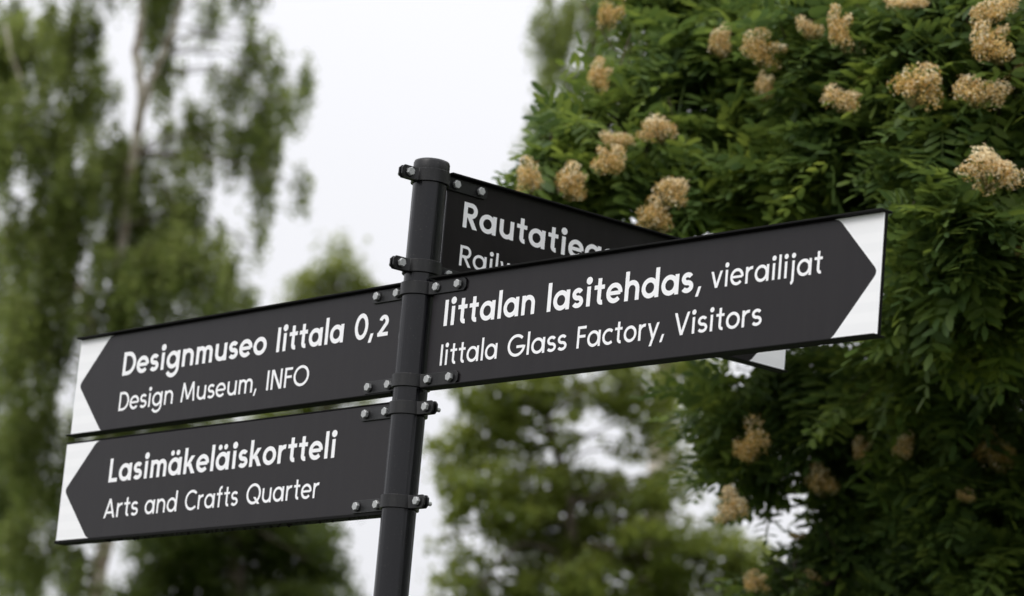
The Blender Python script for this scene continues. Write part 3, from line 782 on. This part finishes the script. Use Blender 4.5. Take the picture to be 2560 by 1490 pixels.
# ------------------------------------------------------------------ rowan
def leaflet(fine):
    """outline along +x, length 1, normal +z"""
    if fine:
        v = [(0,0,0),(0.22,0.14,.035),(0.55,0.185,.04),(0.85,0.11,.02),(1,0,-.03),(0.85,-0.11,.02),(0.55,-0.185,.04),(0.22,-0.14,.035),(0.35,0,0),(0.7,0,0)]
        f = [(0,8,1),(0,7,8),(8,2,1),(8,9,2),(9,3,2),(9,4,3),(9,5,4),(9,6,5),(9,8,6),(8,7,6)]
    else:
        v = [(0,0,0),(0.3,0.16,.03),(0.8,0.14,.03),(1,0,-.03),(0.8,-0.14,.03),(0.3,-0.16,.03)]
        f = [(0,5,1),(1,5,4),(1,4,2),(2,4,3)]
    return np.array(v), np.array(f)
def rowan_leaf(fine, seed):
    rs = np.random.default_rng(seed)
    Lv, Lf = leaflet(fine); V = []; F = []; n = 0
    L = 0.135*rs.uniform(0.85, 1.1); pairs = rs.integers(5, 8); droop = rs.uniform(0.15, 0.6)
    def rp(t): return np.array([L*t, 0, -droop*L*t*t])
    def put(o_, ang, size, tilt):
        nonlocal n
        c, s = math.cos(ang), math.sin(ang)
        Rz = np.array([[c, -s, 0], [s, c, 0], [0, 0, 1]])
        ct, st = math.cos(tilt), math.sin(tilt)
        Rx = np.array([[1, 0, 0], [0, ct, -st], [0, st, ct]])
        dn = rs.uniform(-0.1, 0.35); Ry = np.array([[math.cos(dn), 0, math.sin(dn)], [0, 1, 0], [-math.sin(dn), 0, math.cos(dn)]])
        V.append((Rz@(Ry@(Rx@(Lv*size).T))).T+o_); F.append(Lf+n); n += len(Lv)
    for i in range(pairs):
        t = 0.18+0.74*i/(pairs-1)
        sz = 0.042*(0.75+0.5*math.sin(math.pi*(0.15+0.7*i/(pairs-1))))*rs.uniform(0.9, 1.1)
        for sg in (-1, 1): put(rp(t), sg*rs.uniform(1.0, 1.25), sz, rs.uniform(-.35, .35))
    put(rp(1.0), rs.uniform(-.15, .15), 0.042, rs.uniform(-.3, .3))
    # rachis
    w = 0.0011
    for i in range(4):
        a, b = rp(i/4), rp((i+1)/4)
        V.append(np.array([a+[0, w, 0], a-[0, w, 0], b-[0, w, 0], b+[0, w, 0]])); F.append(np.array([(n, n+1, n+2), (n, n+2, n+3)])); n += 4
    return np.concatenate(V), np.concatenate(F)
def rot_from(axis, normal):
    """rotation matrices (n,3,3) taking +x to axis and +z near normal"""
    a = unit(axis); nz_ = unit(normal-a*np.sum(a*normal, 1, keepdims=True)); y = np.cross(nz_, a)
    return np.stack([a, y, nz_], axis=2)
rb = at(2700, 1490, 9.9); rowan_base = np.array([rb[0], rb[1], 0.0])
rowan = empty('rowan_tree', tuple(float(v) for v in rowan_base)); tag(rowan, 'flowering tree with feathery leaves and tan flower heads filling the right side', 'tree')
RB = [(1640,40,120,110,9.4),(1590,190,80,80,9.1),(1590,300,110,80,9.0),(1480,330,60,60,8.9),(1440,290,30,40,8.9),(1410,440,50,50,8.7),(1385,400,30,45,8.7),(1395,350,12,12,8.8),(1500,430,110,70,8.8),(1640,390,120,90,8.8),(1560,500,90,40,8.8),(1720,230,130,110,9.0),(1700,500,80,60,8.7),
      (1850,90,150,130,9.1),(1900,330,150,130,8.8),(1880,500,110,70,8.7),(2080,120,150,130,8.5),(2120,360,160,140,8.4),(2150,520,110,90,8.5),(2330,90,160,130,8.1),(2380,330,160,130,7.9),(2380,560,150,110,7.8),(2500,200,120,200,7.9),
      (2340,740,150,130,8.2),(2500,700,120,160,8.1),(2280,920,160,120,8.7),(2040,930,110,60,9.2),(1940,1000,110,60,9.3),(1850,1030,70,50,9.3),(1850,1110,60,80,9.3),(2080,1080,160,110,9.3),(1900,1150,60,40,9.3),(1920,1200,24,60,9.3),(2380,1150,190,180,8.9),
      (2160,1250,130,100,9.3),(2050,1360,120,80,9.4),(1950,1440,120,60,9.4),(2250,1400,180,110,9.2),(2480,1400,160,150,8.9),(1760,1000,40,30,9.3),(2050,1520,220,80,9.3),(2400,1560,250,130,9.0),
      (2700,100,200,260,8.4),(2700,560,200,280,8.4),(2700,1050,200,280,8.8),(2700,1500,220,220,9.2),(2960,300,220,400,9.2),(2960,1000,220,420,9.4),(2050,-140,260,170,9.1),(2450,-180,280,200,8.6),(2850,-260,260,240,9.0),(1720,-120,160,130,9.5),(2250,-430,330,170,9.2),(2650,-560,280,190,9.4)]
# inner, deeper foliage behind the outer sprays
RBI = [(1800,250,220,220,10.2),(2150,250,250,250,10.2),(2450,300,250,300,10.0),(2350,800,240,200,10.0),(2150,1080,190,110,10.2),(2400,1200,260,240,10.0),(2200,1420,220,130,10.2),(1680,330,110,110,10.0),(1950,520,200,90,10.0),(2800,500,260,500,10.4),(2800,1300,260,400,10.4),(2300,-250,420,240,10.2)]
FH = [(2443,425,88,52,7.62,3),(2455,108,62,58,7.75,1),(2445,25,62,36,7.8,2),(2408,228,66,44,7.8,2),(2262,212,70,60,7.9,1),(2070,245,52,36,8.1,2),(2140,190,44,52,8.5,0),(2075,75,34,60,8.1,1),(1995,70,34,30,8.4,2),(2235,8,56,18,8.1,2),
      (1885,128,58,46,8.5,1),(1880,212,22,40,8.6,2),(1770,102,26,48,8.8,2),(1482,192,34,44,8.7,1),(1500,35,28,46,8.9,0),(1628,318,54,38,8.5,2),(1522,345,44,26,8.6,2),(1488,395,50,42,8.5,1),(1415,455,48,48,8.5,1),(1300,438,34,48,8.5,1),
      (1648,468,48,46,8.4,2),(1612,535,46,46,8.5,1),(1855,1092,48,46,9.0,0),(1800,1250,44,46,8.9,3),(2030,1185,44,44,9.0,1),(2130,1112,28,36,8.9,1),(2222,1098,26,38,8.6,2),(1862,1435,36,30,9.0,1),(2000,1425,30,22,9.1,1),(2375,1222,26,16,8.5,0),
      (2045,1030,44,46,9.2,0),(2450,1120,44,50,8.6,0),(2510,170,30,52,8.0,1),(1960,1320,20,12,9.2,2),(2205,1010,0,0,0,0),(2500,610,36,22,7.9,0),(2230,380,20,20,8.3,0),(2620,330,70,50,7.9,2),(2300,-90,80,50,8.0,2),(2060,-110,60,50,8.5,1),(2640,900,60,50,8.3,1)]
FH = [(x, y, rx, ry, (d-0.22 if y < 950 or x < 1890 else d+0.05), vi) for x, y, rx, ry, d, vi in FH if d > 0]
tips = []
for (x, y, rx, ry, d) in RB:
    b = px_blob(x, y, max(10, rx-34), max(10, ry-30), d, rd=0.22); off = 1.0 if (x < 2620 and y > -60 and y < 1520) else 0.30
    n = max(2, int((5+rx*ry*0.00125*off*1.75)/3.6)); cc = ell_pts(b, n)
    tips.append((cc[:, None, :]+rng.normal(size=(n, 4, 3))*np.array([0.075, 0.075, 0.03])).reshape(-1, 3))
for (x, y, rx, ry, d) in RBI:
    b = px_blob(x, y, rx, ry, d, rd=0.55)
    n = int(rx*ry*0.0014); tips.append(ell_pts(b, n))
for (x, y, d) in [(1345,395,8.8),(1372,318,8.8),(1395,290,8.8),(1430,262,8.9),(1325,425,8.7),(1500,215,9.1),(1508,140,9.2),(1520,70,9.2),(1700,985,9.2),(1735,1060,9.3),(1780,1165,9.3),(1830,1200,9.3),(1500,10,9.2)]:
    tips.append(at(x, y, d)[None, :])
tips = np.concatenate(tips)
# holes where the sky shows through the crown
HOLES = [(2105,470,16,22),(1720,252,16,10),(1685,243,20,10),(1725,612,22,14),(1560,510,20,18),(1760,562,18,8),(1540,62,24,18),(1585,97,18,14),(1536,262,12,14),(1503,321,12,10),
         (1811,1203,26,22),(1930,1140,14,18),(1950,1215,16,22),(1955,1262,18,14),(1992,1290,18,16),(1918,1310,28,12),(1880,1365,24,12),(2015,1130,18,14),(2210,1015,8,8),(1905,1080,10,8),(2300,150,5,5)]
nl = 6
n = len(tips)
shoot = unit(rng.normal(size=(n, 3))*0.6+np.array([-0.75, -0.55, 0.0]))     # shoots reach out of the crown
ang = rng.uniform(0, 2*math.pi, (n, nl))+np.arange(nl)*2.4
e1 = unit(np.cross(shoot, np.array([0, 0, 1.0]))); e2 = np.cross(shoot, e1)
A = shoot[:, None, :]*rng.uniform(0.1, 0.9, (n, nl, 1))+e1[:, None, :]*np.cos(ang)[..., None]+e2[:, None, :]*np.sin(ang)[..., None]
A = A.reshape(-1, 3); A[:, 2] = A[:, 2]*0.55-0.12
P = (tips[:, None, :]-shoot[:, None, :]*rng.uniform(0, 0.09, (n, nl, 1))).reshape(-1, 3)
NRM = rng.normal(size=A.shape)*0.42+np.array([-0.12, -0.30, 1.0])
ROT = rot_from(A, NRM)
SC = rng.uniform(0.9, 1.3, len(P))
# flower heads stand proud of the leaves: thin out the leaves growing in front of them
mid = unit(A)*0.07+P; v = mid-CAM; zz = v@_fw
XX = (PW/2+FPX*(v@_r2)/zz)/(2560/2520); YY = (PH/2-FPX*(v@_u2)/zz)/(2560/2520)
ok = np.ones(len(P), bool)
for x, y, rx, ry, d, vi in FH:
    m_ = 0.15 if vi == 0 else (0.93 if y < 950 or x < 1890 else 0.62)
    ok &= ~((((XX-x)/(rx*1.15+36))**2+((YY-y)/(ry*1.15+36))**2 < 1) & (zz < d+0.12) & (rng.random(len(P)) < m_))
for hx_, hy_, ha, hb in HOLES:
    ok &= ~(((XX-hx_)/(ha+34))**2+((YY-hy_)/(hb+34))**2 < 1)
# the outline of the crown against the sky, uneven by a hand's breadth
by = np.array([-200, 0, 60, 150, 200, 250, 280, 330, 380, 420, 460, 520, 600, 900, 960, 1030, 1060, 1110, 1200, 1290, 1400, 1467, 1700])
bx_ = np.array([1480, 1490, 1475, 1495, 1470, 1405, 1372, 1335, 1315, 1270, 1235, 1240, 1300, 1600, 1650, 1660, 1720, 1700, 1765, 1790, 1825, 1800, 1700])
tipP = unit(A)*0.15+P; v = tipP-CAM; zt = v@_fw
TX = (PW/2+FPX*(v@_r2)/zt)/(2560/2520); TY = (PH/2-FPX*(v@_u2)/zt)/(2560/2520)
lim = np.interp(YY, by, bx_)+rng.normal(size=len(P))*30-14
ok &= (TX > lim) & (XX > lim+6)
P, ROT, SC, A = P[ok], ROT[ok], SC[ok], A[ok]
v = P-CAM; zz = v@_fw; XX = PW/2+FPX*(v@_r2)/zz; YY = PH/2-FPX*(v@_u2)/zz
inview = (XX > 0) & (XX < PW) & (YY > 0) & (YY < PH)
order = np.argsort(np.where(inview, zz, 99)); near = order[:300]; rest = order[300:]
variants = [mesh_np('rowan_leaf', *rowan_leaf(True, s), M_ROWAN) for s in range(8)]
for k, i in enumerate(near):
    o = bpy.data.objects.new('leaf', variants[k % 8])
    m = Matrix.Identity(4); rr_ = ROT[i]*SC[i]
    for a in range(3):
        for c in range(3): m[a][c] = float(rr_[a][c])
        m[a][3] = float(P[i][a]-rowan_base[a])
    link(o, rowan); o.matrix_local = m
Vs = []; Fs = []; nn = 0
low = [rowan_leaf(False, s+50) for s in range(8)]
for s in range(8):
    idx = rest[s::8]; Lv, Lf = low[s]
    W_ = np.einsum('nij,vj->nvi', ROT[idx]*SC[idx][:, None, None], Lv)+P[idx][:, None, :]-rowan_base
    Vs.append(W_.reshape(-1, 3)); Fs.append((Lf[None]+(np.arange(len(idx))*len(Lv))[:, None, None]+nn).reshape(-1, 3)); nn += len(idx)*len(Lv)
fo = link(bpy.data.objects.new('foliage', mesh_np('foliage', np.concatenate(Vs), np.concatenate(Fs), M_ROWAN)), rowan); fo['kind'] = 'stuff'
print('ROWAN leaves', len(P), 'tris', sum(len(f) for f in Fs))
# unseen coarse crown, added right of the view to darken what the signs reflect
Cc = []
for (x, y, z, r) in [(3.9,1.6,3.4,1.0),(4.3,0.4,3.6,1.2),(4.6,-0.9,3.8,1.3),(4.9,-2.2,3.7,1.2),(5.6,-0.4,5.4,1.4),(5.3,1.2,5.2,1.4),(5.2,-3.2,3.4,1.1),(4.9,-1.2,2.4,1.0),(4.5,0.6,2.4,1.0),(5.4,-2.2,5.2,1.3),(5.2,2.6,5.8,1.4),(4.7,-2.6,4.7,1.3),(4.5,-3.6,4.3,1.2),(4.8,-3.8,5.4,1.2)]:
    Cc.append(ell_pts(dict(c=np.array([x, y, z]), r=np.array([r, r, r])), 1300))
Cc = np.concatenate(Cc)
V, F = leaf_quads(Cc, 0.15, 0.6, 0.6, 0.5)
fo = link(bpy.data.objects.new('foliage', mesh_np('foliage', V-rowan_base, F, M_ROWAN)), rowan); fo['kind'] = 'stuff'
# trunk, limbs and twigs of the rowan
def rl(p): return np.array(p)-rowan_base
tp, tr_ = smooth_path([rowan_base+[0, 0, -.05], rowan_base+[-.03, 0, 1.2], at(2680,1300,10.0), at(2640,700,10.0), at(2600,100,9.9), at(2550,-500,9.8)], [.12, .09, .075, .055, .04, .015], 8, 0.006)
g = MB(); g.tube([rl(p) for p in tp], tr_, 12); g.build('trunk', M_TWIG, rowan, smooth=60)
limbs = [[(2670,1500,10.0,.035),(2450,1180,9.7,.025),(2230,1270,9.3,.010),(2140,1370,9.2,.008),(1950,1470,9.2,.005)],
         [(2680,1450,10.0,.04),(2500,1040,9.3,.022),(2430,900,8.9,.016),(2390,640,8.6,.012),(2250,500,8.4,.007),(2290,400,8.2,.005)],
         [(2660,1000,10.0,.04),(2350,900,9.8,.024),(2100,960,9.6,.014),(1900,1040,9.4,.007),(1790,1080,9.3,.003)],
         [(2640,700,10.0,.04),(2300,560,9.6,.026),(1950,500,9.3,.018),(1650,430,9.0,.011),(1450,420,8.8,.006),(1340,430,8.7,.003)],
         [(2630,500,10.0,.035),(2300,330,9.5,.022),(2000,230,9.3,.015),(1750,200,9.2,.009),(1580,180,9.2,.005)],
         [(2620,300,10.0,.03),(2450,280,9.2,.018),(2350,330,8.4,.010),(2280,420,8.1,.006)],
         [(2600,150,9.9,.03),(2300,30,9.3,.018),(2000,0,9.1,.010),(1700,-20,9.3,.006)],
         [(2680,1300,10.0,.03),(2500,1400,9.6,.018),(2300,1380,9.4,.010),(2100,1310,9.3,.006)],
         [(2640,700,10.0,.03),(2550,560,9.0,.016),(2460,500,8.2,.009),(2400,480,7.9,.005)]]
LP = []
for lm in limbs:
    q, r2 = smooth_path([at(x, y, d) for x, y, d, r in lm], [r for *_, r in lm], 6, 0.006)
    g = MB(); g.tube([rl(p) for p in q], r2, 7); g.build('limb', M_TWIG, rowan, smooth=60); LP += list(q)
LP = np.array(LP+list(tp))
T = []
for i in range(0, len(tips), 2):
    d_ = np.linalg.norm(LP-tips[i], axis=1); j = int(np.argmin(d_))
    if d_[j] > 0.9: continue
    m_ = (LP[j]+tips[i])/2+np.array([0, 0, 0.08*d_[j]])+rng.normal(size=3)*0.03
    T.append(np.array([LP[j], m_, tips[i]-shoot[i]*0.05, tips[i]])-rowan_base)
tw = link(bpy.data.objects.new('twigs', twig_mesh('twigs', T, 0.003, M_TWIG)), rowan); tw['kind'] = 'stuff'
# flower heads
def flower_head(seed, cream):
    rs = np.random.default_rng(seed)
    V = []; F = []; MI = []; n = 0
    lumps = [(unit(rs.normal(size=3)*np.array([1, 1, .5]))*rs.uniform(0.3, 0.72), rs.uniform(0.26, 0.48)) for _ in range(17)]
    cnt = 1500
    for i in range(cnt):
        c, r = lumps[i % len(lumps)]
        dv = unit(rs.normal(size=3)); dv[2] = abs(dv[2])-0.35 if rs.random() < .6 else dv[2]
        p = c*np.array([1, 1, 1.25])+dv*r*rs.uniform(0.75, 1.05)
        isc = rs.random() < cream*(2.0 if p[2] > 0.35 else 0.6)
        s = rs.uniform(0.045, 0.072) if isc else rs.uniform(0.028, 0.056)
        a = unit(rs.normal(size=3)); b = unit(np.cross(a, dv+rs.normal(size=3)*.3)); nrm = np.cross(a, b)
        # five-petalled floret: a small cupped star
        k5 = 5; ring = []
        ctr = p
        w_ = unit(dv+rs.normal(size=3)*0.5); a = unit(np.cross(w_, a)); b = np.cross(w_, a)
        for k in range(2*k5):
            t_ = math.pi*k/k5; q = s*(1.0 if k % 2 == 0 else 0.5)
            ring.append(p+(a*math.cos(t_)+b*math.sin(t_))*q+w_*s*(0.35 if k % 2 == 0 else 0.1))
        V += [ctr-w_*s*0.25]+ring
        F += [(n, n+1+k, n+1+(k+1) % (2*k5)) for k in range(2*k5)]; MI += [1 if isc else (2 if rs.random() < .16 else 0)]*(2*k5); n += 2*k5+1
    # stalks branching up into the head
    for c, r in lumps+[(np.array([0, 0, 0.0]), 0.1)]:
        e = c*np.array([1, 1, 1.25]); b0_ = np.array([0, 0, -0.75]); m1_ = (e+b0_)/2+np.array([0, 0, -.12])
        for p_, q_ in ((b0_, m1_), (m1_, e)):
            w2 = 0.018
            for w_ in (np.array([w2, 0, 0]), np.array([0, w2, 0])):
                V += [p_-w_, p_+w_, q_+w_, q_-w_]; F += [(n, n+1, n+2), (n, n+2, n+3)]; MI += [2, 2]; n += 4
    V = np.array(V)*0.93
    me = mesh_np('flower_head', V, np.array(F), M_FLTAN); me.materials.append(M_FLCRM); me.materials.append(M_STALK)
    me.polygons.foreach_set('material_index', np.array(MI, dtype=np.int32))
    return me
HEADS = [flower_head(s, c) for s, c in ((1, .12), (2, .26), (3, .42), (4, .6))]
for k, (x, y, rx, ry, d, vi) in enumerate(FH):
    if d == 0: continue
    o = link(bpy.data.objects.new('flower_head', HEADS[vi]), rowan)
    m_ = 2560/2520*d/FPX; c = at(x, y, d)
    o.matrix_local = Matrix.Translation(Vector(rl(c))) @ Matrix.Rotation(-YAW, 4, 'Z') @ Matrix.Rotation(random.uniform(0.1, 0.5), 4, 'X') @ Matrix.Rotation(random.uniform(-0.35, 0.35), 4, 'Y') @ Matrix.Diagonal((rx*m_*1.32, 0.60*(rx+ry)*m_, ry*m_*1.38, 1)) @ Matrix.Rotation(random.uniform(0, 6.3), 4, 'Z')
